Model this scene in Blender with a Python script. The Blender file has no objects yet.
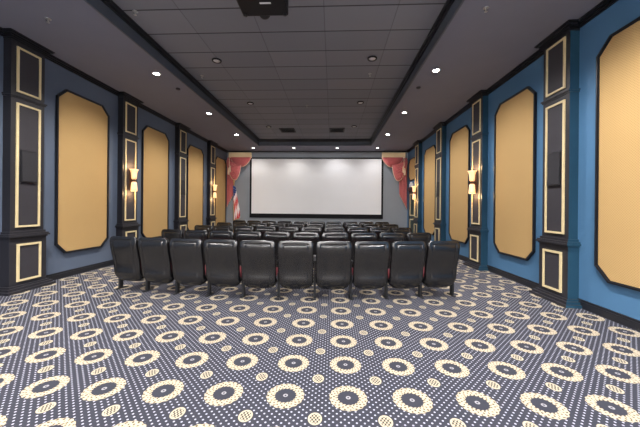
import bpy, bmesh, math, random
from mathutils import Vector, Matrix
random.seed(7)
S = bpy.context.scene
C = S.collection
PI = math.pi

# ------------------------------------------------------------------ node helpers
class N:
    """small wrapper for building node materials"""
    def __init__(s, name):
        s.m = bpy.data.materials.new(name); s.m.use_nodes = True
        s.t = s.m.node_tree; s.b = s.t.nodes['Principled BSDF']
    def math(s, op, a, b=None, c=None, clamp=False):
        n = s.t.nodes.new('ShaderNodeMath'); n.operation = op; n.use_clamp = clamp
        for i, v in enumerate((a, b, c)):
            if v is None: continue
            if isinstance(v, (int, float)): n.inputs[i].default_value = v
            else: s.t.links.new(v, n.inputs[i])
        return n.outputs[0]
    def xyz(s):
        tc = s.t.nodes.new('ShaderNodeTexCoord'); sp = s.t.nodes.new('ShaderNodeSeparateXYZ')
        s.t.links.new(tc.outputs['Object'], sp.inputs[0]); s.obj = tc.outputs['Object']
        return sp.outputs[0], sp.outputs[1], sp.outputs[2]
    def noise(s, scale, detail=3, vec=None, rough=.5):
        n = s.t.nodes.new('ShaderNodeTexNoise'); n.inputs['Scale'].default_value = scale
        n.inputs['Detail'].default_value = detail; n.inputs['Roughness'].default_value = rough
        if vec is None:
            tc = s.t.nodes.new('ShaderNodeTexCoord'); vec = tc.outputs['Object']
        s.t.links.new(vec, n.inputs['Vector']); return n.outputs[0]
    def smooth(s, x, lo, hi, a=0.0, b=1.0):
        n = s.t.nodes.new('ShaderNodeMapRange'); n.interpolation_type = 'SMOOTHSTEP'
        s.t.links.new(x, n.inputs[0])
        for i, v in enumerate((lo, hi, a, b)): n.inputs[i+1].default_value = v
        return n.outputs[0]
    def mix(s, f, a, b):
        n = s.t.nodes.new('ShaderNodeMix'); n.data_type = 'RGBA'
        if isinstance(f, (int, float)): n.inputs[0].default_value = f
        else: s.t.links.new(f, n.inputs[0])
        for i, v in ((6, a), (7, b)):
            if isinstance(v, tuple): n.inputs[i].default_value = (*v, 1)
            else: s.t.links.new(v, n.inputs[i])
        return n.outputs[2]
    def bump(s, h, strength=.3, dist=.01):
        n = s.t.nodes.new('ShaderNodeBump'); n.inputs['Strength'].default_value = strength
        n.inputs['Distance'].default_value = dist
        s.t.links.new(h, n.inputs['Height']); s.t.links.new(n.outputs[0], s.b.inputs['Normal'])
    def set(s, col=None, rough=.5, spec=.5, metal=0, coat=0):
        if col is not None:
            if isinstance(col, tuple): s.b.inputs['Base Color'].default_value = (*col, 1)
            else: s.t.links.new(col, s.b.inputs['Base Color'])
        s.b.inputs['Roughness'].default_value = rough
        s.b.inputs['Specular IOR Level'].default_value = spec
        s.b.inputs['Metallic'].default_value = metal
        s.b.inputs['Coat Weight'].default_value = coat
        return s.m

def paint(name, col, rough=.5, var=.12, scale=6, spec=.4, metal=0, bump=0):
    n = N(name)
    f = n.noise(scale, 4)
    c = n.mix(f, tuple(v*(1-var) for v in col), tuple(min(1, v*(1+var)) for v in col))
    if bump: n.bump(n.noise(scale*25, 3), bump, .003)
    return n.set(c, rough, spec, metal)

def glow(name, col, strength, base=(.8, .7, .5)):
    n = N(name)
    f = n.noise(20, 2)
    n.t.links.new(n.mix(f, tuple(v*.94 for v in col), col), n.b.inputs['Emission Color'])
    n.b.inputs['Emission Strength'].default_value = strength
    return n.set(base, .4, .4)

M = {}
# carpet -------------------------------------------------------------
def carpet():
    n = N('carpet'); x, y, z = n.xyz()
    SX, SY, X0, Y0 = .4988, .4761, 1.0073, 2.262
    def cell(off):
        u = n.math('DIVIDE', n.math('SUBTRACT', x, X0), SX); v = n.math('DIVIDE', n.math('SUBTRACT', y, Y0), SY)
        if off: u = n.math('ADD', u, .5); v = n.math('ADD', v, .5)
        du = n.math('MULTIPLY', n.math('SUBTRACT', u, n.math('ROUND', u)), SX)
        dv = n.math('MULTIPLY', n.math('SUBTRACT', v, n.math('ROUND', v)), SY)
        return du, dv
    def length(a, b):
        return n.math('SQRT', n.math('ADD', n.math('MULTIPLY', a, a), n.math('MULTIPLY', b, b)))
    du, dv = cell(False)
    r = length(du, dv); th = n.math('ARCTAN2', dv, du)
    wob = n.math('MULTIPLY', n.math('COSINE', n.math('MULTIPLY', th, 18)), .0035)
    ro = n.math('ADD', r, wob); ri = n.math('SUBTRACT', r, wob)
    ring = n.math('MULTIPLY', n.smooth(ro, .145, .151, 1, 0), n.smooth(ri, .082, .088, 0, 1))
    # beads inside the ring
    bead = n.math('MULTIPLY', n.math('SINE', n.math('MULTIPLY', th, 20)), n.math('SINE', n.math('MULTIPLY', r, 150)))
    noise = n.noise(55, 2)
    speck = n.smooth(n.math('ADD', n.math('MULTIPLY', bead, .35), noise), .60, .72)
    ringcol = n.mix(speck, (.49, .42, .31), (.12, .09, .055))
    dot0 = n.math('MULTIPLY', n.smooth(r, .017, .021, 1, 0), n.smooth(r, .006, .010, 0, 1))
    # medallions
    mu, mv = cell(True)
    mr = length(n.math('DIVIDE', mu, .050), n.math('DIVIDE', mv, .060))
    med = n.smooth(mr, .96, 1.05, 1, 0)
    mring = n.smooth(mr, .74, .82, 0, 1)
    pat = n.math('MULTIPLY', n.math('SINE', n.math('MULTIPLY', mu, 250)), n.math('SINE', n.math('MULTIPLY', mv, 170)))
    medf = n.math('MAXIMUM', mring, n.smooth(pat, -.10, .12))
    # pin dots in a staggered lattice
    P = SX/9; Q = .0555
    def dots(o):
        a = n.math('ADD', n.math('DIVIDE', x, P), o); b = n.math('ADD', n.math('DIVIDE', y, Q), o)
        a = n.math('MULTIPLY', n.math('SUBTRACT', a, n.math('ROUND', a)), P)
        b = n.math('MULTIPLY', n.math('SUBTRACT', b, n.math('ROUND', b)), Q)
        return n.smooth(length(a, b), .0055, .0090, 1, 0)
    pin = n.math('MAXIMUM', dots(0.0), dots(.5))
    clear = n.math('MULTIPLY', n.smooth(r, .150, .158, 0, 1), n.smooth(mr, 1.05, 1.2, 0, 1))
    pin = n.math('MULTIPLY', pin, clear)
    yarn = n.noise(260, 2)
    base = n.mix(yarn, (.026, .027, .037), (.054, .056, .073))
    c = n.mix(pin, base, (.42, .42, .50))
    c = n.mix(med, c, n.mix(medf, (.07, .062, .05), (.48, .42, .31)))
    c = n.mix(ring, c, ringcol)
    c = n.mix(dot0, c, (.32, .31, .33))
    n.bump(n.noise(420, 2), .25, .004)
    return n.set(c, .95, .15)
M['carpet'] = carpet()

def tiles():
    n = N('ceiling_tile'); x, y, z = n.xyz()
    TX, TY = 1.18, .643
    u = n.math('DIVIDE', n.math('SUBTRACT', x, .705), TX); v = n.math('DIVIDE', n.math('SUBTRACT', y, 4.545), TY)
    fu = n.math('ABSOLUTE', n.math('SUBTRACT', u, n.math('ROUND', u))); fv = n.math('ABSOLUTE', n.math('SUBTRACT', v, n.math('ROUND', v)))
    gu = n.smooth(n.math('MULTIPLY', fu, TX), .004, .009, 1, 0); gv = n.smooth(n.math('MULTIPLY', fv, TY), .008, .016, 1, 0)
    cu = n.math('FLOOR', u); cv = n.math('FLOOR', v)
    w = n.t.nodes.new('ShaderNodeTexWhiteNoise'); w.noise_dimensions = '2D'
    cb = n.t.nodes.new('ShaderNodeCombineXYZ'); n.t.links.new(cu, cb.inputs[0]); n.t.links.new(cv, cb.inputs[1])
    n.t.links.new(cb.outputs[0], w.inputs['Vector'])
    c = n.mix(w.outputs[0], (.215, .22, .255), (.255, .258, .295))
    c = n.mix(n.math('MULTIPLY', n.noise(3, 3), .5), c, (.235, .24, .275))
    c = n.mix(n.math('MULTIPLY', gu, .35), c, (.02, .02, .022))
    c = n.mix(n.math('MULTIPLY', gv, .85), c, (.012, .012, .013))
    n.bump(n.math('SUBTRACT', 1.0, n.math('MAXIMUM', gu, gv)), .5, .01)
    return n.set(c, .85, .25)
M['tile'] = tiles()

def fabric_panel():
    n = N('panel_fabric'); x, y, z = n.xyz()
    P = .034
    def dots(o):
        a = n.math('ADD', n.math('DIVIDE', y, P), o); b = n.math('ADD', n.math('DIVIDE', z, P), o)
        a = n.math('SUBTRACT', a, n.math('ROUND', a)); b = n.math('SUBTRACT', b, n.math('ROUND', b))
        return n.smooth(n.math('SQRT', n.math('ADD', n.math('MULTIPLY', a, a), n.math('MULTIPLY', b, b))), .16, .26, 1, 0)
    d = n.math('MAXIMUM', dots(0.0), dots(.5))
    c = n.mix(n.noise(1.2, 2), (.56, .365, .155), (.62, .41, .18))
    c = n.mix(n.math('MULTIPLY', d, .45), c, (.38, .24, .10))
    n.bump(d, .15, .004)
    return n.set(c, .9, .15)
M['gold_fabric'] = fabric_panel()
M['wall_l'] = paint('blue_wall_warm_lit', (.122, .156, .222), .55, .05, 2.5, .35)  # same blue as the right wall, warmer light put into the colour
M['wall_r'] = paint('blue_wall_cool_lit', (.085, .205, .365), .55, .05, 2.5, .35)  # same blue as the left wall, cooler light put into the colour
M['wall_f'] = paint('rear_wall_bounce', (.60, .58, .55), .6, .05, 2.5, .3)  # unseen wall, made pale to throw light back onto the seat backs
M['wall_b'] = paint('slate_wall_paint', (.25, .275, .305), .6, .05, 2.5, .3)
M['soffit'] = paint('soffit_paint', (.215, .22, .28), .85, .05, 2, .25, bump=.1)
M['fascia'] = paint('tray_edge_paint', (.075, .09, .12), .5, .08, 3)
M['black'] = paint('black_gloss_trim', (.012, .013, .018), .38, .2, 4, .45)
M['base'] = paint('baseboard_black', (.018, .019, .024), .4, .2, 4, .4)
M['pil'] = paint('pilaster_charcoal', (.029, .028, .034), .45, .1, 5, .4)
M['pil_l'] = paint('pilaster_side_shade', (.014, .014, .019), .45, .1, 5, .35)  # charcoal with the shade of the left side faces in its colour
M['pil_r'] = paint('pilaster_side_blue_bounce', (.017, .062, .105), .4, .1, 5, .4)  # charcoal with blue bounce from the wall mixed into its colour
M['inset'] = paint('pilaster_inset_grey', (.045, .042, .050), .6, .1, 5, .3)
M['goldtrim'] = paint('pale_gold_trim', (.80, .66, .38), .4, .1, 12, .4)
M['speaker'] = paint('speaker_cloth', (.036, .035, .040), .8, .2, 60, .2)
M['speaker_case'] = paint('speaker_case', (.02, .02, .024), .4, .2, 9, .4)
M['screen'] = paint('screen_vinyl', (.80, .80, .81), .75, .02, 1.2, .2)
M['velvet'] = paint('black_velvet', (.010, .010, .012), .8, .2, 20, .15)
M['seat_leather'] = paint('black_leather', (.006, .006, .007), .25, .2, 45, .85, bump=0)
M['seat_leather'].node_tree.nodes['Principled BSDF'].inputs['Coat Weight'].default_value = 0.0
M['seat_leather'].node_tree.nodes['Principled BSDF'].inputs['Coat Roughness'].default_value = .42
M['seat_red'] = paint('burgundy_seat_cloth', (.15, .022, .03), .75, .2, 40, .2)
M['steel'] = paint('black_powder_steel', (.015, .015, .017), .4, .2, 15, .4)
M['silver'] = paint('brushed_metal', (.55, .55, .56), .35, .08, 30, .5, .9)
M['bronze'] = paint('dark_bronze', (.12, .06, .03), .35, .2, 20, .5, .7)
M['brass'] = paint('brass', (.75, .50, .18), .3, .1, 20, .5, .8)
M['shade'] = glow('amber_glass_lit', (1.0, .48, .18), .8)
M['bulb'] = glow('bulb_lit', (1.0, .75, .42), 6.0)
M['lens'] = glow('downlight_lit', (1.0, .97, .92), 45.0, (.9, .9, .9))
M['lens_weak'] = glow('downlight_lit_soft', (1.0, .97, .92), 9.0, (.9, .9, .9))
M['can_white'] = paint('white_can_rim', (.75, .75, .76), .4, .05, 10)
M['can_dark'] = paint('dark_can_baffle', (.006, .006, .007), .6, .1, 10)
M['can_glass'] = paint('frosted_lens', (.75, .75, .78), .3, .05, 10)
M['drape'] = paint('rose_red_drape', (.60, .19, .19), .7, .18, 14, .25)
M['drape_trim'] = paint('cream_braid', (.80, .62, .45), .7, .15, 60, .25)
M['valance'] = paint('gold_valance_cloth', (.80, .64, .38), .8, .12, 40, .2)
M['flag_red'] = paint('flag_red', (.55, .04, .05), .7, .1, 20, .2)
M['flag_white'] = paint('flag_white', (.80, .78, .76), .7, .05, 20, .2)
M['flag_blue'] = paint('flag_blue', (.03, .06, .22), .7, .1, 20, .2)
M['proj_body'] = paint('projector_shell', (.008, .008, .010), .5, .15, 20, .4)
M['glass'] = paint('projector_lens_glass', (.01, .01, .02), .05, .1, 20, .8)
M['door'] = paint('dark_green_door', (.02, .04, .035), .45, .15, 8, .4)
M['white_plastic'] = paint('white_plastic', (.75, .75, .74), .45, .05, 10)

# ------------------------------------------------------------------ mesh helpers
def link(name, bm, mats, parent=None, smooth=False, loc=None):
    bmesh.ops.recalc_face_normals(bm, faces=bm.faces[:])
    me = bpy.data.meshes.new(name)
    if smooth:
        for f in bm.faces: f.smooth = True
    bm.to_mesh(me); bm.free()
    for m in (mats if isinstance(mats, (list, tuple)) else [mats]): me.materials.append(m)
    o = bpy.data.objects.new(name, me); C.objects.link(o)
    if parent: o.parent = parent
    if loc: o.location = loc
    return o
def box(bm, x0, x1, y0, y1, z0, z1, bev=0, mi=0):
    vs = [bm.verts.new((x, y, z)) for z in (z0, z1) for y in (y0, y1) for x in (x0, x1)]
    fs = [bm.faces.new([vs[i] for i in q]) for q in ((0,2,3,1),(4,5,7,6),(0,1,5,4),(2,6,7,3),(0,4,6,2),(1,3,7,5))]
    for f in fs: f.material_index = mi
    if bev:
        es = {e for f in fs for e in f.edges}
        bmesh.ops.bevel(bm, geom=list(es), offset=bev, segments=2, affect='EDGES', profile=.5)
    return fs
def lathe(bm, prof, n=20, ctr=(0, 0, 0), axis='Z', mi=0):
    rings = []
    for r, h in prof:
        ring = []
        for i in range(n):
            a = 2*PI*i/n; p = (r*math.cos(a), r*math.sin(a), h)
            if axis == 'Y': p = (p[0], p[2], p[1])
            if axis == 'X': p = (p[2], p[0], p[1])
            ring.append(bm.verts.new((p[0]+ctr[0], p[1]+ctr[1], p[2]+ctr[2])))
        rings.append(ring)
    for a, b in zip(rings, rings[1:]):
        for i in range(n):
            f = bm.faces.new((a[i], a[(i+1) % n], b[(i+1) % n], b[i])); f.material_index = mi
    for ring in (rings[0], rings[-1]):
        f = bm.faces.new(ring); f.material_index = mi
def tube(bm, pts, r, n=8, mi=0):
    pts = [Vector(p) for p in pts]; rings = []
    for i, p in enumerate(pts):
        d = (pts[min(i+1, len(pts)-1)]-pts[max(i-1, 0)]).normalized()
        up = Vector((0, 0, 1)) if abs(d.z) < .9 else Vector((1, 0, 0))
        a = d.cross(up).normalized(); b = d.cross(a)
        rings.append([bm.verts.new(p+(a*math.cos(2*PI*k/n)+b*math.sin(2*PI*k/n))*r) for k in range(n)])
    for a, b in zip(rings, rings[1:]):
        for i in range(n):
            f = bm.faces.new((a[i], a[(i+1) % n], b[(i+1) % n], b[i])); f.material_index = mi
    bm.faces.new(rings[0]); bm.faces.new(rings[-1])
def prism_yz(bm, pts, x0, x1):
    a = [bm.verts.new((x0, y, z)) for y, z in pts]; b = [bm.verts.new((x1, y, z)) for y, z in pts]
    bm.faces.new(a); bm.faces.new(b[::-1])
    for i in range(len(pts)):
        j = (i+1) % len(pts); bm.faces.new((a[i], a[j], b[j], b[i]))
def frame_yz(bm, outer, inner, x0, x1, bevel_in=0):
    """closed frame between two outlines in the YZ plane, from x0 (wall) to x1 (room)"""
    n = len(outer)
    L = [[bm.verts.new((x, y, z)) for y, z in pts] for x, pts in ((x0, outer), (x1, outer), (x1, inner), (x0, inner))]
    for k in range(4):
        a, b = L[k], L[(k+1) % 4]
        for i in range(n):
            j = (i+1) % n; bm.faces.new((a[i], a[j], b[j], b[i]))
def thing(name, label, cat, loc=(0, 0, 0), rz=0, group=None):
    o = bpy.data.objects.new(name, None); C.objects.link(o); o.empty_display_size = .2
    o.location = loc; o.rotation_euler = (0, 0, rz)
    o['label'] = label; o['category'] = cat
    if group: o['group'] = group
    return o
def struct(name, bm, mat, smooth=False):
    o = link(name, bm, mat, None, smooth); o['kind'] = 'structure'; return o
def dup(root, loc, rz=0, label=None, group=None, scale=None):
    r = root.copy(); C.objects.link(r); r.location = loc; r.rotation_euler = (0, 0, rz)
    if label: r['label'] = label
    if group: r['group'] = group
    if scale: r.scale = scale
    for ch in list(root.children):
        c = ch.copy(); C.objects.link(c); c.parent = r
        for g in list(ch.children):
            d = g.copy(); C.objects.link(d); d.parent = c
    return r
ORD = ['leftmost', 'second from the left', 'third from the left', 'fourth from the left', 'fifth from the left',
       'fifth from the right', 'fourth from the right', 'third from the right', 'second from the right', 'rightmost']

# ------------------------------------------------------------------ room
W = 4.705; FX = 4.565; HC = 4.42; HT = 4.71; YB = 14.8; YF = -4.2; TX = 2.67; TY1 = 13.42; TY0 = -3.2
bm = bmesh.new(); box(bm, -W-.15, W+.15, YF-.15, YB+.15, -.12, 0); struct('floor', bm, M['carpet'])
bm = bmesh.new(); box(bm, -W-.15, -W, YF-.15, YB+.15, 0, 5.1); struct('wall_left', bm, M['wall_l'])
bm = bmesh.new(); box(bm, W, W+.15, YF-.15, YB+.15, 0, 5.1); struct('wall_right', bm, M['wall_r'])
bm = bmesh.new(); box(bm, -W, W, YB, YB+.15, 0, 5.1); struct('wall_back', bm, M['wall_b'])
bm = bmesh.new(); box(bm, -W, W, YF-.15, YF, 0, 5.1); struct('wall_front', bm, M['wall_f'])
bm = bmesh.new()
box(bm, -W, -TX, YF, YB, HC, 4.52); box(bm, TX, W, YF, YB, HC, 4.52)
box(bm, -TX, TX, TY1, YB, HC, 4.52); box(bm, -TX, TX, YF, TY0, HC, 4.52)
struct('ceiling', bm, M['soffit'])
bm = bmesh.new(); box(bm, -TX-.1, TX+.1, TY0-.1, TY1+.1, HT, HT+.1); struct('ceiling.001', bm, M['tile'])
# tray edges: a painted band with stepped black moulding above it
def ring_prism(bm, a, z0, z1, t):
    """rectangular ring following the tray opening, inner offset a, thickness t"""
    x1, y0, y1 = TX-a, TY0+a, TY1-a
    box(bm, -x1-t, -x1, y0-t, y1+t, z0, z1); box(bm, x1, x1+t, y0-t, y1+t, z0, z1)
    box(bm, -x1, x1, y1, y1+t, z0, z1); box(bm, -x1, x1, y0-t, y0, z0, z1)
bm = bmesh.new(); ring_prism(bm, .012, HC-.008, 4.60, .03); struct('trim_1', bm, M['fascia'])
bm = bmesh.new(); ring_prism(bm, .04, 4.60, 4.65, .06); ring_prism(bm, .07, 4.65, HT, .09); struct('trim_2', bm, M['black'])
# wall cornices
def cornice(bm, sgn, y0, y1, x=W):
    for p, z0, z1 in ((.025, 4.335, 4.36), (.05, 4.36, 4.385), (.085, 4.385, 4.405), (.10, 4.405, HC)):
        a, b = sorted((sgn*(x-p), sgn*(x+.0))); box(bm, a, b, y0, y1, z0, z1)
bm = bmesh.new(); cornice(bm, -1, YF, YB); struct('trim_3', bm, M['black'])
bm = bmesh.new(); cornice(bm, 1, YF, YB); struct('trim_4', bm, M['black'])
bm = bmesh.new()
for p, z0, z1 in ((.02, 4.385, 4.40), (.04, 4.40, HC)): box(bm, -W+.1, W-.1, YB-p, YB, z0, z1)
struct('trim_5', bm, M['black'])
# baseboards
for nm, sg in (('left', -1), ('right', 1)):
    bm = bmesh.new()
    for p, z0, z1 in ((.03, 0, .10), (.018, .10, .13)):
        a, b = sorted((sg*(W-p), sg*W)); box(bm, a, b, YF, YB, z0, z1)
    struct('baseboard_'+nm, bm, M['base'])
bm = bmesh.new(); box(bm, -W, W, YB-.03, YB, 0, .13); struct('baseboard_back', bm, M['base'])

# ------------------------------------------------------------------ pilasters
PY = [4.91+2.606*i for i in range(4)]
WHERE = {(-1, 0): 'nearest on the left wall', (-1, 1): 'second nearest on the left wall', (-1, 2): 'third nearest on the left wall', (-1, 3): 'farthest on the left wall',
         (1, 0): 'nearest on the right wall', (1, 1): 'second nearest on the right wall', (1, 2): 'third nearest on the right wall', (1, 3): 'farthest on the right wall'}
def rect(hw, z0, z1): return [(-hw, z0), (hw, z0), (hw, z1), (-hw, z1)]
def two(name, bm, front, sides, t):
    """front faces in plain charcoal, side returns in a tone that carries the light"""
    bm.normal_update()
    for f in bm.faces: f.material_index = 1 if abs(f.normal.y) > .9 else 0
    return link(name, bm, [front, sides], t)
def make_pilaster(sg, mat, sides, zt):
    """built for the left wall facing +X; origin on the wall line at the floor"""
    d = W-FX   # depth of the shaft
    t = thing('pilaster', '', 'pilaster', (0, 0, 0), 0, 'dark pilasters with pale gold frames')
    bm = bmesh.new(); box(bm, 0, d, -.28, .28, 1.04, 4.34); two('shaft', bm, mat, sides, t)
    bm = bmesh.new()
    for p, z0, z1 in ((.012, 4.305, 4.335), (.028, 4.335, 4.36), (.05, 4.36, 4.385), (.085, 4.385, 4.405), (.102, 4.405, HC-.002)):
        box(bm, 0, d+p, -.275-p, .275+p, z0, z1)
    link('capital', bm, M['black'], t)
    bm = bmesh.new(); box(bm, 0, d+.03, -.305, .305, 3.37, 3.395); box(bm, 0, d+.015, -.295, .295, 3.345, 3.37); two('ledge', bm, mat, sides, t)
    for nm, hw, z0, z1 in (('upper_panel_frame', .20, 3.445, zt), ('lower_panel_frame', .20, 1.11, 3.26)):
        bm = bmesh.new()
        frame_yz(bm, rect(hw, z0, z1), rect(hw-.032, z0+.032, z1-.032), d, d+.022); fr = link(nm, bm, M['goldtrim'], t)
        bm = bmesh.new(); box(bm, d, d+.006, -hw+.032, hw-.032, z0+.032, z1-.032); link('inset', bm, M['inset'], fr)
    bm = bmesh.new()
    box(bm, 0, d+.03, -.31, .31, .10, .92, .004)
    two('pedestal', bm, mat, sides, t)
    bm = bmesh.new()
    for p, z0, z1 in ((.045, .92, .945), (.07, .945, .975), (.055, .975, 1.00), (.025, 1.00, 1.04)):
        box(bm, 0, d+p, -.275-p, .275+p, z0, z1)
    two('pedestal_cap', bm, mat, sides, t)
    bm = bmesh.new()
    frame_yz(bm, rect(.20, .175, .825), rect(.166, .209, .791), d+.03, d+.052); fr = link('pedestal_panel_frame', bm, M['goldtrim'], t)
    bm = bmesh.new(); box(bm, d+.03, d+.036, -.166, .166, .209, .791); link('inset', bm, M['inset'], fr)
    bm = bmesh.new()
    for p, z0, z1 in ((.13, 0, .045), (.10, .045, .085), (.065, .085, .115)):
        box(bm, 0, d+p, -.275-p, .275+p, z0, z1)
    two('plinth', bm, mat, sides, t)
    return t
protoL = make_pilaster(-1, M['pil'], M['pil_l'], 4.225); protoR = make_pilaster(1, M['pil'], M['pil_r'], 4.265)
LOFF = (-.05, -.08, 0, -.02)
for i, y0 in enumerate(PY):
    for sg, proto, rz in ((-1, protoL, 0), (1, protoR, PI)):
        y = y0+(LOFF[i] if sg < 0 else 0)
        lb = 'dark pilaster with pale gold panel frames, ' + WHERE[(sg, i)]
        if i == 0: proto.location = (sg*W, y, 0); proto.rotation_euler.z = rz; proto['label'] = lb
        else: dup(proto, (sg*W, y, 0), rz, lb)

# ------------------------------------------------------------------ octagonal gold wall panels
def octo(hw, z0, z1, c):
    return [(-hw+c, z0), (hw-c, z0), (hw, z0+c), (hw, z1-c), (hw-c, z1), (-hw+c, z1), (-hw, z1-c), (-hw, z0+c)]
def make_panel(z0=.50, z1=3.91, hw=.665, c=.20):
    t = thing('acoustic_panel', '', 'wall panel', (0, 0, 0), 0, 'gold octagonal acoustic panels')
    bm = bmesh.new()
    o1 = octo(hw, z0, z1, c); i1 = octo(hw-.024, z0+.024, z1-.024, c-.010); i2 = octo(hw-.037, z0+.037, z1-.037, c-.015)
    frame_yz(bm, o1, i1, 0, .05); frame_yz(bm, i1, i2, 0, .038); link('frame', bm, M['black'], t)
    bm = bmesh.new(); prism_yz(bm, i2, 0, .028); link('fabric', bm, M['gold_fabric'], t)
    return t
PC = [3.577+2.59*i for i in range(5)]
pp = make_panel()
PW = {(-1, 1): 'between the two nearest pilasters of the left wall', (-1, 2): 'between the second and third pilasters of the left wall',
      (-1, 3): 'between the two farthest pilasters of the left wall', (-1, 4): 'beside the curtain in the far left corner',
      (1, 0): 'at the right edge, in front of every pilaster', (1, 1): 'between the two nearest pilasters of the right wall',
      (1, 2): 'between the second and third pilasters of the right wall', (1, 3): 'between the two farthest pilasters of the right wall'}
first = True
for (sg, i), w in PW.items():
    y = PC[i]+(.05 if sg > 0 else -.01)
    lb = 'gold octagonal fabric panel ' + w
    if first: pp.location = (sg*W, y, 0); pp['label'] = lb; first = False
    else: dup(pp, (sg*W, y, 0), 0 if sg < 0 else PI, lb)
# short panel over the door in the far right corner
sp = make_panel(2.85, 3.91, .58, .20); sp.location = (W, 13.85, 0); sp.rotation_euler.z = PI
sp['label'] = 'short gold panel high above the door in the far right corner'; sp['group'] = 'short wall panels'
del sp['group']

# door below it
bm = bmesh.new()
box(bm, W-.06, W-.001, 13.17, 13.27, 0, 2.35); box(bm, W-.06, W-.001, 14.23, 14.33, 0, 2.35); box(bm, W-.10, W-.001, 13.17, 14.33, 2.35, 2.52)
df = struct('trim_6', bm, M['pil'])
bm = bmesh.new(); box(bm, W-.04, W-.001, 13.27, 14.23, .01, 2.35)
dr = struct('door_1', bm, M['door'])
bm = bmesh.new()
for a, b in ((.15, 1.0), (1.15, 2.2)):
    ys = [(13.37, a), (14.13, a), (14.13, b), (13.37, b)]; yi = [(13.42, a+.05), (14.08, a+.05), (14.08, b-.05), (13.42, b-.05)]
    frame_yz(bm, ys, yi, W-.04, W-.058)
link('door_moulding', bm, M['goldtrim'], dr)
bm = bmesh.new(); tube(bm, [(W-.04, 13.36, 1.05), (W-.10, 13.36, 1.05), (W-.10, 13.48, 1.05)], .012); link('door_handle', bm, M['brass'], dr)
t = thing('emergency_light', 'small white emergency light above the door in the far right corner', 'emergency light', (W-.001, 13.85, 2.521))
bm = bmesh.new(); box(bm, -.13, 0, -.14, .14, 0, .17, .012); link('housing', bm, M['white_plastic'], t)
for s in (-1, 1):
    bm = bmesh.new(); lathe(bm, [(.02, 0), (.035, .03), (.035, .07), (.03, .075)], 12, (-.07, s*.08, .17)); link('lamp_head', bm, M['white_plastic'], t, True)

# ------------------------------------------------------------------ sconces and speakers on the pilasters
def make_sconce():
    t = thing('wall_sconce', '', 'wall lamp', (0, 0, 0), 0, 'lit wall sconces')
    bm = bmesh.new()
    box(bm, 0, .018, -.045, .045, -.20, .20, .006); lathe(bm, [(.03, .018), (.034, .03), (.016, .045)], 16, axis='X')
    link('backplate', bm, M['bronze'], t)
    bm = bmesh.new(); tube(bm, [(.02, 0, -.02), (.06, 0, -.06), (.085, 0, -.04), (.10, 0, 0)], .010); lathe(bm, [(.03, -.035), (.045, -.02), (.05, 0), (.045, .02), (.03, .035)], 16, (.10, 0, 0))
    link('arm', bm, M['bronze'], t, True)
    bm = bmesh.new(); P = [(.045, .035), (.062, .06), (.066, .13), (.072, .20), (.088, .26), (.112, .30), (.107, .30), (.083, .258), (.067, .20), (.060, .13), (.040, .045)]
    lathe(bm, P, 24, (.10, 0, 0)); link('upper_shade', bm, M['shade'], t, True)
    bm = bmesh.new(); P = [(.045, -.035), (.064, -.06), (.070, -.13), (.078, -.22), (.082, -.28), (.077, -.28), (.072, -.22), (.064, -.13), (.040, -.045)]
    lathe(bm, P, 24, (.10, 0, 0)); link('lower_shade', bm, M['shade'], t, True)
    for k in (-1, 1):
        bm = bmesh.new(); lathe(bm, [(.012, k*.05), (.028, k*.09), (.032, k*.13), (.022, k*.17), (.005, k*.18)], 12, (.10, 0, 0)); link('bulb', bm, M['bulb'], t, True)
    return t
SC = make_sconce()
def lamp(name, kind, energy, loc, color=(1, .95, .88), parent=None, **kw):
    l = bpy.data.lights.new(name, kind); l.energy = energy; l.color = color
    for k, v in kw.items(): setattr(l, k, v)
    o = bpy.data.objects.new(name, l); C.objects.link(o); o.location = loc
    if parent: o.parent = parent
    return o
first = True
for sg in (-1, 1):
    for i in (1, 3):
        lb = 'lit amber glass wall sconce on the ' + {1: 'second nearest', 3: 'farthest'}[i] + ' pilaster of the ' + ('left' if sg < 0 else 'right') + ' wall'
        loc = (sg*(FX-.006), PY[i]+(LOFF[i] if sg < 0 else 0), 2.18)
        if first: SC.location = loc; SC['label'] = lb; first = False; r = SC
        else: r = dup(SC, loc, 0 if sg < 0 else PI, lb)
for r in [o for o in C.objects if o.name.startswith('wall_sconce')]:
    for z in (.38, -.36):
        lamp('sconce_light', 'POINT', 4.5, (.13, 0, z), (1, .62, .30), r, shadow_soft_size=.05)
def make_speaker():
    t = thing('surround_speaker', '', 'speaker', (0, 0, 0), 0, 'surround speakers on the pilasters')
    bm = bmesh.new(); prism_yz(bm, [(-.135, -.28), (.135, -.28), (.135, .28), (-.135, .28)], 0, .012)
    # wedge: bottom deeper than the top
    for v in bm.verts:
        if v.co.x > .01 and v.co.z < 0: v.co.x = .03
    bmesh.ops.bevel(bm, geom=bm.edges[:], offset=.003, segments=2, affect='EDGES')
    link('cabinet', bm, M['speaker_case'], t)
    bm = bmesh.new()
    a = [(.0137, -.122, .26), (.0137, .122, .26), (.0302, .122, -.26), (.0302, -.122, -.26)]
    v0 = [bm.verts.new(p) for p in a]; v1 = [bm.verts.new((p[0]+.005, p[1], p[2])) for p in a]
    bm.faces.new(v0); bm.faces.new(v1[::-1])
    for k in range(4): bm.faces.new((v0[k], v0[(k+1) % 4], v1[(k+1) % 4], v1[k]))
    link('grille', bm, M['speaker'], t)
    return t
SPK = make_speaker(); first = True
for sg in (-1, 1):
    for i in (0, 2):
        lb = 'black wedge surround speaker on the ' + {0: 'nearest', 2: 'third'}[i] + ' pilaster of the ' + ('left' if sg < 0 else 'right') + ' wall'
        loc = (sg*(FX-.007), PY[i]+(LOFF[i] if sg < 0 else 0), 2.18)
        if first: SPK.location = loc; SPK['label'] = lb; first = False
        else: dup(SPK, loc, 0 if sg < 0 else PI, lb)

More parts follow.
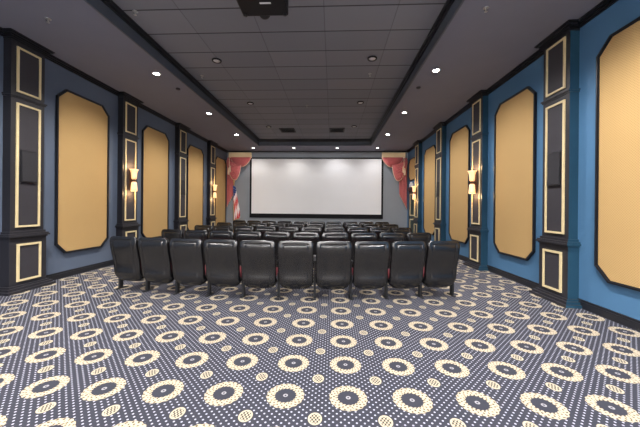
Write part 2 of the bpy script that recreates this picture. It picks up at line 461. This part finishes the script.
# ------------------------------------------------------------------ screen
t = thing('projection_screen', 'large white projection screen in a black frame on the end wall', 'screen', (0, YB, 0))
sw, z0, z1, b = 3.46, .945, 4.09, .09
bm = bmesh.new()
frame_pts = ((-sw, sw, z1-b*.75, z1), (-sw, -sw+b, z0, z1-b*.75), (sw-b, sw, z0, z1-b*.75), (-sw+b, sw-b, z0, 1.165))
for x0, x1, a, c in frame_pts: box(bm, x0, x1, -.05, -.001, a, c)
link('frame', bm, M['velvet'], t)
bm = bmesh.new(); box(bm, -sw+b, sw-b, -.035, -.001, 1.165, z1-b*.75); link('screen_surface', bm, M['screen'], t)

# ------------------------------------------------------------------ curtains in the far corners
def swag(bm, A, B, dip, y0, skew=1.0, folds=8, nu=28, nv=42, thick=.02, top=.0):
    A = Vector(A); B = Vector(B); g = []
    for j in range(nv+1):
        v = j/nv; row = []
        for i in range(nu+1):
            u = i/nu; uu = u**skew
            p = A.lerp(B, u); sag = (4*uu*(1-uu))**.75
            z = p.z-(dip*v+top*(1-v))*sag
            # the folds gather towards both ends
            yy = y0-(.03+.10*math.sin(PI*min(1, v*.9+.05)))*sag-.05*math.sin(v*2*PI*folds)*sag**.5
            row.append(bm.verts.new((p.x, yy, z-.012*math.cos(v*2*PI*folds)*sag)))
        g.append(row)
    for j in range(nv):
        for i in range(nu): bm.faces.new((g[j][i], g[j][i+1], g[j+1][i+1], g[j+1][i]))
    return [v.co.copy() for v in g[-1]]
def curtain(sg, label):
    t = thing('swag_curtain', label, 'curtain', (0, YB, 0), 0, 'swag curtains beside the screen')
    bm = bmesh.new(); x0, x1 = sorted((sg*3.37, sg*4.54))
    box(bm, x0, x1, -.20, -.056, 4.06, 4.33, .008); link('valance_board', bm, M['valance'], t)
    def sheet(name, fn, mat):
        bm = bmesh.new(); edge = fn(bm)
        o = link(name, bm, mat, t, True)
        m = o.modifiers.new('thickness', 'SOLIDIFY'); m.thickness = .012; m.offset = 0
        return o, edge
    o, e = sheet('swag', lambda b: swag(b, (sg*3.36, 0, 4.07), (sg*4.42, 0, 4.07), .50, -.205, 1.0), M['drape'])
    bm = bmesh.new(); tube(bm, [c+Vector((0, -.008, 0)) for c in e], .014, 6); link('braid', bm, M['drape_trim'], o, True)
    o, e = sheet('swag', lambda b: swag(b, (sg*3.86, 0, 3.66), (sg*4.62, 0, 3.90), .88, -.30, .85), M['drape'])
    bm = bmesh.new(); tube(bm, [c+Vector((0, -.008, 0)) for c in e], .014, 6); link('braid', bm, M['drape_trim'], o, True)
    # hanging tail with accordion folds and a slanted hem
    def tail(b):
        g = []; nu, nv = 40, 24
        for j in range(nv+1):
            row = []
            for i in range(nu+1):
                u = i/nu; L = 1.95+.75*u; zt = 4.05
                x = sg*(4.26+.37*u); z = zt-L*(j/nv)*.95
                x += sg*-.05*(1-j/nv)*(1-u)
                row.append(b.verts.new((x, -.16-.045*math.sin(u*2*PI*5), z)))
            g.append(row)
        for j in range(nv):
            for i in range(nu): b.faces.new((g[j][i], g[j][i+1], g[j+1][i+1], g[j+1][i]))
        return [v.co.copy() for v in g[-1]]
    o, e = sheet('tail', tail, M['drape'])
    bm = bmesh.new(); tube(bm, e, .010, 6); link('braid', bm, M['drape_trim'], o, True)
    # tassel cord
    bm = bmesh.new()
    tube(bm, [(sg*4.42, -.40, 4.05), (sg*4.41, -.43, 3.8), (sg*4.42, -.44, 3.6)], .018)
    for k, x in enumerate((4.38, 4.45)):
        lathe(bm, [(.01, 0), (.04, -.02), (.03, -.06), (.045, -.10), (.055, -.34), (.02, -.36)], 12, (sg*x, -.44, 3.62-.12*k))
    link('tassel', bm, M['drape_trim'], t, True)
    return t
curtain(-1, 'rose red swag curtain under a gold valance, left of the screen')
curtain(1, 'rose red swag curtain under a gold valance, right of the screen')

# ------------------------------------------------------------------ flag on its pole
t = thing('flag', 'striped flag with blue canton hanging on a gold tipped pole left of the screen', 'flag', (-4.0, 13.9, 0))
bm = bmesh.new(); lathe(bm, [(.16, 0), (.16, .02), (.12, .05), (.04, .07), (.03, .12)], 24); link('base', bm, M['brass'], t, True)
bm = bmesh.new(); tube(bm, [(0, 0, .1), (0, 0, 2.62)], .014, 10); link('pole', bm, M['brass'], t, True)
bm = bmesh.new(); lathe(bm, [(.014, 2.60), (.03, 2.63), (.03, 2.65), (.012, 2.67), (.035, 2.72), (.028, 2.78), (.004, 2.86)], 12); link('finial', bm, M['brass'], t, True)
bm = bmesh.new(); nu, nv = 78, 40; g = []
# cloth falls in folds from the pole: u runs along the stripes' cross direction, v down
for j in range(nv+1):
    v = j/nv; row = []
    for i in range(nu+1):
        u = i/nu
        spread = .13+.17*min(1, v*1.3)
        x = -.03+spread*u+.05*v
        y = -.05+.055*math.sin(u*PI*6+v*1.5)*(.4+.6*v)
        z = 2.56-1.72*v*(1-.12*u)-.10*u
        row.append(bm.verts.new((x, y, z)))
    g.append(row)
for j in range(nv):
    for i in range(nu):
        f = bm.faces.new((g[j][i], g[j][i+1], g[j+1][i+1], g[j+1][i]))
        u, v = i/nu, j/nv
        s = int((u*7+v*4.5)) % 2
        f.material_index = 2 if v+.25*u < .36 else (0 if s == 0 else 1)
fl = link('cloth', bm, [M['flag_red'], M['flag_white'], M['flag_blue']], t, True)
m = fl.modifiers.new('thickness', 'SOLIDIFY'); m.thickness = .004
bm = bmesh.new()
for j, i in ((5, 20), (5, 50), (9, 12), (9, 40), (9, 66), (3, 35), (7, 30), (7, 58)):
    c = g_co = None
stars = [(.18, .08), (.5, .08), (.8, .08), (.3, .15), (.65, .15), (.18, .22), (.5, .22), (.8, .20)]
for u, v in stars:
    spread = .13+.17*min(1, v*1.3); cx = -.03+spread*u+.05*v; cy = -.05+.055*math.sin(u*PI*6+v*1.5)*(.4+.6*v)-.010; cz = 2.56-1.72*v*(1-.12*u)-.10*u
    vs = []
    for k in range(10):
        rr = .016 if k % 2 == 0 else .007; a = PI/2+k*PI/5
        vs.append(bm.verts.new((cx+rr*math.cos(a), cy, cz+rr*math.sin(a))))
    f = bm.faces.new(vs); ex = bmesh.ops.extrude_face_region(bm, geom=[f])
    for q in ex['geom']:
        if isinstance(q, bmesh.types.BMVert): q.co.y += .004
link('stars', bm, M['flag_white'], fl)
bm = bmesh.new()
tube(bm, [(-.03+.29*i/10+.05, -.05+.055*math.sin(i/10*PI*6+1.5), 2.56-1.72*(1-.12*i/10)-.10*i/10) for i in range(11)], .012, 6)
link('fringe', bm, M['brass'], fl, True)

# ------------------------------------------------------------------ seats
# side profile of the back (y, z), from the lower lip up to the head; seat faces +Y
PROF = [(.02, .283), (-.055, .285), (-.10, .305), (-.122, .35), (-.132, .43), (-.142, .52), (-.158, .60), (-.182, .70), (-.205, .80), (-.220, .88), (-.224, .975)]
def prof_at(s):
    L = [0]
    for a, b in zip(PROF, PROF[1:]): L.append(L[-1]+math.dist(a, b))
    d = s*L[-1]
    for k in range(len(PROF)-1):
        if d <= L[k+1]+1e-9:
            f = (d-L[k])/(L[k+1]-L[k]); a, b = PROF[k], PROF[k+1]
            p = Vector((a[0]+(b[0]-a[0])*f, a[1]+(b[1]-a[1])*f)); break
    # smoothed tangent
    k0, k1 = max(k-0, 0), min(k+1, len(PROF)-1)
    return p
def back_mesh():
    hw = .286; R = .08; H = .80; GX = .203; GT = .062
    def ez(x):  # denser rows near the rim
        return .5-.5*math.cos(PI*x) if True else x
    bm = bmesh.new(); layers = []
    A = sorted([-math.cos(PI*i/24) for i in range(25)]+[k*(GX+d)/hw for k in (-1, 1) for d in (-.011, 0, .011)])
    Sv = sorted([.35*j/34+.65*ez(j/34) for j in range(35)]+[1-(GT+d)/H for d in (-.011, 0, .011)])
    A = [a for k, a in enumerate(A) if k == 0 or a-A[k-1] > .004]; Sv = [a for k, a in enumerate(Sv) if k == 0 or a-Sv[k-1] > .003]
    nu, nv = len(A)-1, len(Sv)-1
    for side in (1, -1):
        g = []
        for j in range(nv+1):
            s = Sv[j]
            p = prof_at(s); q = prof_at(min(1, s+.06)); p0 = prof_at(max(0, s-.06))
            tv = (q-p0).normalized(); nrm = Vector((-tv.y, tv.x))  # points to -y (rear) side
            if nrm.x > 0: nrm = -nrm
            # rounded corners: narrow the row close to top and bottom
            dt = (1-s)*H; db = s*H
            w = hw
            for dd, rr in ((dt, R), (db, R*.55)):
                if dd < rr: w -= rr-math.sqrt(max(0, rr*rr-(rr-dd)**2))
            w -= .004*(1-s)           # slightly narrower at the bottom
            row = []
            for i in range(nu+1):
                a = A[i]; x = a*w
                ex = (1-abs(a))*w
                e = min(ex, dt, db)
                rim = math.sqrt(max(0, 1-(1-min(1, e/.035))**2))
                if side == 1:
                    th = .030*rim+.012*(1-a*a)
                    # piping groove: inverted U
                    gx = abs(abs(a)*hw-GX); gt = abs(dt-GT)
                    gd = 1
                    # lumbar roll: bulges low, hollow in the middle
                    if dt > GT-.008: gd = min(gd, gx)
                    if abs(a)*hw < GX+.008: gd = min(gd, gt)
                    th -= .014*math.exp(-(gd/.007)**2)*rim
                    # soft cushion roll in the lower third
                    th += (.085*math.exp(-((db-.03)/.14)**2)*(1-.35*a*a)*(min(1, ex/.08))**.7-.026*math.exp(-(dt/.10)**2))*rim
                else:
                    th = -(.055+.02*math.sin(PI*s))*rim
                row.append(bm.verts.new((x, p.x+nrm.x*th, p.y+nrm.y*th)))
            g.append(row)
        layers.append(g)
        for j in range(nv):
            for i in range(nu): bm.faces.new((g[j][i], g[j][i+1], g[j+1][i+1], g[j+1][i]))
    bmesh.ops.remove_doubles(bm, verts=bm.verts[:], dist=.0004)
    return bm
def post_mesh(bm, x):
    box(bm, x-.020, x+.020, -.03, .04, .015, .42, .005)
    box(bm, x-.024, x+.024, -.09, .12, 0, .018, .005)
    box(bm, x-.012, x+.012, -.02, .10, .40, .60, .004)
PITCH = .592
def arm_mesh(bm, x):
    box(bm, x-.024, x+.024, -.06, .40, .60, .635, .012)
def cup_mesh(bm, x):
    lathe(bm, [(.026, .56), (.030, .645), (.034, .65), (.034, .655), (.028, .655), (.022, .57)], 18, (x, .34, 0))
back0 = back_mesh()
backme = link('backrest', back0, M['seat_leather'], None, True).data
bpy.data.objects.remove(bpy.data.objects['backrest'])
def make_seat(last=False):
    t = thing('cinema_seat', '', 'seat', (0, 0, 0))
    o = bpy.data.objects.new('backrest', backme); C.objects.link(o); o.parent = t
    bm = bmesh.new()   # cushion: rounded, deep at the rear, under-shell in burgundy cloth
    nx, ny = 10, 14; top = []; bot = []
    def cz(y): return .385+.03*math.sin((y)/.46*PI*.6)
    for j in range(ny+1):
        y = .02+.48*j/ny; rt, rb = [], []
        for i in range(nx+1):
            a = -1+2*i/nx; x = a*.215
            e = min(1, (1-abs(a))*4, j/ny*6, (1-j/ny)*5); rr = math.sqrt(max(0, 1-(1-e)**2))
            zb = .195+.16*(j/ny)**1.1
            mid = (cz(y)+zb)/2
            rt.append(bm.verts.new((x, y, mid+(cz(y)-mid)*(.35+.65*rr)))); rb.append(bm.verts.new((x, y, mid-(mid-zb)*(.35+.65*rr))))
        top.append(rt); bot.append(rb)
    for g in (top, bot):
        for j in range(ny):
            for i in range(nx): bm.faces.new((g[j][i], g[j][i+1], g[j+1][i+1], g[j+1][i]))
    for j in range(ny):
        for i in (0, nx): bm.faces.new((top[j][i], top[j+1][i], bot[j+1][i], bot[j][i]))
    for i in range(nx):
        for j in (0, ny): bm.faces.new((top[j][i], top[j][i+1], bot[j][i+1], bot[j][i]))
    link('seat_cushion', bm, M['seat_red'], t, True)
    for x in ([-PITCH/2, PITCH/2] if last else [-PITCH/2]):
        bm = bmesh.new(); post_mesh(bm, x); link('leg', bm, M['steel'], t)
        bm = bmesh.new(); arm_mesh(bm, x); ar = link('armrest', bm, M['steel'], t)
        bm = bmesh.new(); cup_mesh(bm, x); link('cup_holder', bm, M['silver'], ar, True)
    return t
A0 = make_seat(); A1 = make_seat(True)
ROWN = ['in the nearest row', 'in the second row from the camera', 'in the middle row', 'in the fourth row from the camera', 'in the row nearest the screen']
GRP = ['seats in the nearest row', 'seats in the second row', 'seats in the middle row', 'seats in the fourth row', 'seats in the row nearest the screen']
u0 = u1 = False
RAD = 13.0
for k in range(5):
    yk = 4.69+1.575*k
    for n in range(10):
        ang = (n-4.5)*(.597 if k == 0 else .612)/RAD
        x = RAD*math.sin(ang)-(.01 if k == 0 else 0); y = yk+RAD*(1-math.cos(ang))
        lb = 'black leather cinema seat, ' + ORD[n] + ' ' + ROWN[k]
        # rows to the left of the aisle centre turn towards the screen
        if n == 9:
            if not u1: o = A1; u1 = True
            else: o = dup(A1, (0, 0, 0))
        else:
            if not u0: o = A0; u0 = True
            else: o = dup(A0, (0, 0, 0))
        o.location = (x, y, 0); o.rotation_euler = (0, 0, ang); o['label'] = lb; o['group'] = GRP[k]
        if k == 0 and n == 8:   # this cushion hangs lower than its neighbours
            for ch in o.children:
                if ch.name.startswith('seat_cushion'): ch.location.z = -.022; ch.location.y = -.02

# ------------------------------------------------------------------ ceiling fittings
def make_downlight(mat):
    t = thing('downlight', '', 'ceiling light')
    bm = bmesh.new(); lathe(bm, [(.062, -.001), (.088, -.001), (.092, -.008), (.086, -.012), (.066, -.012), (.062, -.006)], 24); link('trim_ring', bm, M['can_white'], t, True)
    bm = bmesh.new(); lathe(bm, [(.005, -.003), (.061, -.003), (.061, -.007), (.005, -.008)], 24); link('lens', bm, mat, t, True)
    return t
D1 = make_downlight(M['lens']); D2 = make_downlight(M['lens_weak']); f1 = f2 = True
rows = [('nearest', 6.12), ('second', 8.79), ('farthest', 11.38)]
WARM = (1.0, .95, .90); COOL = (1.0, .98, .99)
def spot(loc, e, col, parent, blend=.8, size=None):
    size = 2.45 if col == WARM else 2.68
    o = lamp('downlight_beam', 'SPOT', e, loc, col, parent, shadow_soft_size=.06)
    o.data.spot_size = size; o.data.spot_blend = blend; return o
for sg in (-1, 1):
    for nm, y in rows:
        lb = 'lit recessed downlight, %s of the row along the %s edge of the ceiling' % (nm, 'left' if sg < 0 else 'right')
        loc = (sg*3.03, y, HC)
        if f1: D1.location = loc; D1['label'] = lb; o = D1; f1 = False
        else: o = dup(D1, loc, 0, lb)
        o['group'] = 'lit downlights along the side ceilings'
for i, x in enumerate((-3.065, -1.05, 1.07, 3.03)):
    lb = 'small lit downlight above the screen, ' + ['leftmost', 'second from the left', 'second from the right', 'rightmost'][i]
    loc = (x, 13.94, HC)
    if f2: D2.location = loc; D2['label'] = lb; o = D2; f2 = False
    else: o = dup(D2, loc, 0, lb)
    o['group'] = 'lit downlights above the screen'
for o in [o for o in C.objects if o.name.startswith('downlight') and o.type == 'EMPTY']:
    near = o.location.y < 13
    spot((0, 0, -.03), (164 if o.location.x > 0 else 196) if near else 42, COOL if o.location.x > 0 else WARM, o)
# unseen lamps added behind the camera for fill, continuing the side rows
for sg in (-1, 1):
    for y in (3.45, .8, -1.9):
        o = dup(D1, (sg*3.03, y, HC), 0, 'added unseen downlight behind the camera near the %s wall' % ('left' if sg < 0 else 'right'))
        o['group'] = 'downlights behind the camera'
        spot((0, 0, -.03), 160 if sg > 0 else 196, COOL if sg > 0 else WARM, o)
for x in (-1.8, 0, 1.8):  # unseen washers added to brighten the rear wall for seat-back reflections
    o = dup(D1, (x, -3.65, HC), 0, 'added unseen downlight washing the rear wall behind the camera'); o['group'] = 'downlights behind the camera'
    spot((0, 0, -.03), 640, COOL, o, .25)

t0 = thing('recessed_can', '', 'ceiling light', (0, 0, 0), 0, 'unlit cans in the raised ceiling')
bm = bmesh.new(); lathe(bm, [(.075, -.001), (.10, -.001), (.104, -.012), (.098, -.03), (.080, -.03), (.075, -.01)], 24); link('trim_ring', bm, M['can_dark'], t0, True)
bm = bmesh.new(); lathe(bm, [(.004, -.002), (.074, -.002), (.070, -.022), (.004, -.026)], 24); link('lens', bm, M['can_glass'], t0, True)
first = True
for j, y in enumerate((6.14, 8.70, 11.24)):
    for sg in (-1, 1):
        lb = 'unlit black rimmed can in the raised ceiling, %s pair, %s one' % (('nearest', 'middle', 'farthest')[j], 'left' if sg < 0 else 'right')
        if first: t0.location = (sg*1.69, y, HT); t0['label'] = lb; first = False
        else: dup(t0, (sg*1.69, y, HT), 0, lb)

def make_vent():
    t = thing('ceiling_vent', '', 'ceiling vent', (0, 0, 0), 0, 'air vents in the raised ceiling')
    bm = bmesh.new(); h = .31
    for a in ((-h, h, -h, -h+.05), (-h, h, h-.05, h), (-h, -h+.05, -h+.05, h-.05), (h-.05, h, -h+.05, h-.05)): box(bm, *a, -.02, -.001)
    link('frame', bm, M['inset'], t)
    bm = bmesh.new(); box(bm, -.26, .26, -.26, .26, -.006, -.001); link('backing', bm, M['can_dark'], t)
    for k in range(6):
        bm = bmesh.new(); y = -.215+.086*k
        vs = [bm.verts.new(p) for p in ((-.26, y-.03, -.018), (.26, y-.03, -.018), (.26, y+.02, -.007), (-.26, y+.02, -.007))]
        f = bm.faces.new(vs); ex = bmesh.ops.extrude_face_region(bm, geom=[f])
        for q in ex['geom']:
            if isinstance(q, bmesh.types.BMVert): q.co.z += .004
        link('louvre', bm, M['steel'] if k % 2 else M['inset'], t)
    return t
v = make_vent(); v.location = (-1.02, 11.79, HT); v['label'] = 'square dark louvred air vent, left of the two near the far ceiling end'
dup(v, (1.03, 11.79, HT), 0, 'square dark louvred air vent, right of the two near the far ceiling end')

def make_sprinkler():
    t = thing('sprinkler', '', 'sprinkler', (0, 0, 0), 0, 'ceiling sprinklers')
    bm = bmesh.new(); lathe(bm, [(.035, .001), (.042, -.006), (.03, -.012), (.012, -.014)], 16); link('escutcheon', bm, M['silver'], t, True)
    bm = bmesh.new(); lathe(bm, [(.010, -.01), (.010, -.04), (.006, -.055), (.022, -.058), (.022, -.062), (.004, -.064)], 12); link('sprinkler_head', bm, M['silver'], t, True)
    return t
sp0 = make_sprinkler()
spots = [((-3.604, 4.274, HC), 'small sprinkler in the low ceiling near the left wall'),
         ((3.065, 4.232, HC), 'small sprinkler in the low ceiling at upper right'),
         ((-2.353, 6.856, HT), 'small sprinkler at the left edge of the raised ceiling'),
         ((1.736, 6.85, HT), 'small sprinkler on the right half of the raised ceiling'),
         ((0.045, 8.909, HT), 'small sprinkler in the middle of the raised ceiling'),
         ((-2.408, 4.564, HT), 'small sprinkler of the raised ceiling nearest its upper left corner')]
for i, (l, lb) in enumerate(spots):
    if i == 0: sp0.location = l; sp0['label'] = lb
    else: dup(sp0, l, 0, lb)
sd = thing('smoke_detector', 'small round dark detector by the left downlights', 'smoke detector', (-2.98, 6.91, HC))
bm = bmesh.new(); lathe(bm, [(.05, -.001), (.052, -.02), (.04, -.032), (.004, -.035)], 20); link('housing', bm, M['inset'], sd, True)
dup(sd, (2.91, 6.96, HC), 0, 'small round dark detector by the right downlights')

# ------------------------------------------------------------------ projector under the ceiling
t = thing('projector', 'black projector hung from the raised ceiling at the top of the view', 'projector', (-.105, 3.66, 4.22))
bm = bmesh.new(); box(bm, -.325, .325, -.42, .375, 0, .24, .02); link('body', bm, M['proj_body'], t)
for x in (-.28, .28):
    for y in (-.35, .33):
        bm = bmesh.new(); lathe(bm, [(.025, -.018), (.028, 0), (.02, .004)], 14, (x, y, 0)); link('foot', bm, M['steel'], t, True)
bm = bmesh.new(); lathe(bm, [(.05, .38), (.085, .39), (.085, .44), (.07, .47), (.055, .47), (.05, .44)], 24, (-.03, 0, .085), 'Y'); ln = link('lens', bm, M['steel'], t, True)
bm = bmesh.new(); lathe(bm, [(.003, .455), (.05, .45), (.054, .44), (.003, .44)], 20, (-.03, 0, .085), 'Y'); link('lens_glass', bm, M['glass'], ln, True)
bm = bmesh.new(); box(bm, -.02, .13, .09, .115, -.008, .001, .002); link('label_strip', bm, M['can_white'], t)
bm = bmesh.new()
for k in range(9): box(bm, .331, .336, -.30+.06*k, -.27+.06*k, .05, .19)
link('side_vent', bm, M['steel'], t)
bm = bmesh.new(); tube(bm, [(0, 0, .24), (0, 0, .485)], .03, 16); lathe(bm, [(.09, .489), (.09, .472), (.05, .46)], 20); box(bm, -.16, .16, -.12, .12, .24, .262, .004)
link('mount', bm, M['steel'], t, False)

bo = lamp('screen_fill_beam', 'SPOT', 620, (-.03, .49, .085), (1, .99, 1), t, shadow_soft_size=.04)  # beam added to brighten the screen and end wall
bo.rotation_euler = (PI/2-.17, 0, -.02); bo.data.spot_size = 1.3; bo.data.spot_blend = .1
# the added beam is masked to a rectangle
bo.data.use_nodes = True; lt = bo.data.node_tree; em = lt.nodes['Emission']
tc = lt.nodes.new('ShaderNodeTexCoord'); sx = lt.nodes.new('ShaderNodeSeparateXYZ'); lt.links.new(tc.outputs['Normal'], sx.inputs[0])
def lm(op, a, b=None):
    n = lt.nodes.new('ShaderNodeMath'); n.operation = op
    for i, v in enumerate((a, b)):
        if v is None: continue
        if isinstance(v, (int, float)): n.inputs[i].default_value = v
        else: lt.links.new(v, n.inputs[i])
    return n.outputs[0]
def step(x, lo, hi):
    n = lt.nodes.new('ShaderNodeMapRange'); n.interpolation_type = 'SMOOTHSTEP'; lt.links.new(x, n.inputs[0])
    n.inputs[1].default_value = lo; n.inputs[2].default_value = hi; n.inputs[3].default_value = 1; n.inputs[4].default_value = 0
    return n.outputs[0]
zz = lm('ABSOLUTE', sx.outputs[2])
px_ = lm('ABSOLUTE', lm('DIVIDE', sx.outputs[0], zz)); py_ = lm('DIVIDE', sx.outputs[1], zz)
mk = lm('MULTIPLY', step(px_, .40, .52), lm('MULTIPLY', step(py_, .165, .182), step(lm('MULTIPLY', py_, -1), .20, .34)))
lt.links.new(mk, em.inputs['Strength'])

# ------------------------------------------------------------------ world, camera, view
w = bpy.data.worlds.new('world'); S.world = w; w.use_nodes = True
w.node_tree.nodes['Background'].inputs[0].default_value = (.5, .5, .55, 1); w.node_tree.nodes['Background'].inputs[1].default_value = .3
F = 285.2508; YH = 207.5992; YAW = .0434; ROLL = .0091
cd = bpy.data.cameras.new('camera'); cam = bpy.data.objects.new('camera', cd); C.objects.link(cam)
cd.sensor_fit = 'HORIZONTAL'; cd.sensor_width = 36; cd.lens = F*36/640
cd.shift_y = -(213.5-YH)/640; cd.clip_start = .05
cam.matrix_world = Matrix.Translation((.8685, 0, 1.5)) @ Matrix.Rotation(YAW, 4, 'Z') @ Matrix.Rotation(PI/2, 4, 'X') @ Matrix.Rotation(ROLL, 4, 'Z')
S.camera = cam
S.view_settings.view_transform = 'Standard'; S.view_settings.look = 'None'; S.view_settings.gamma = 1
S.view_settings.exposure = 0.76
S.view_settings.use_curve_mapping = False
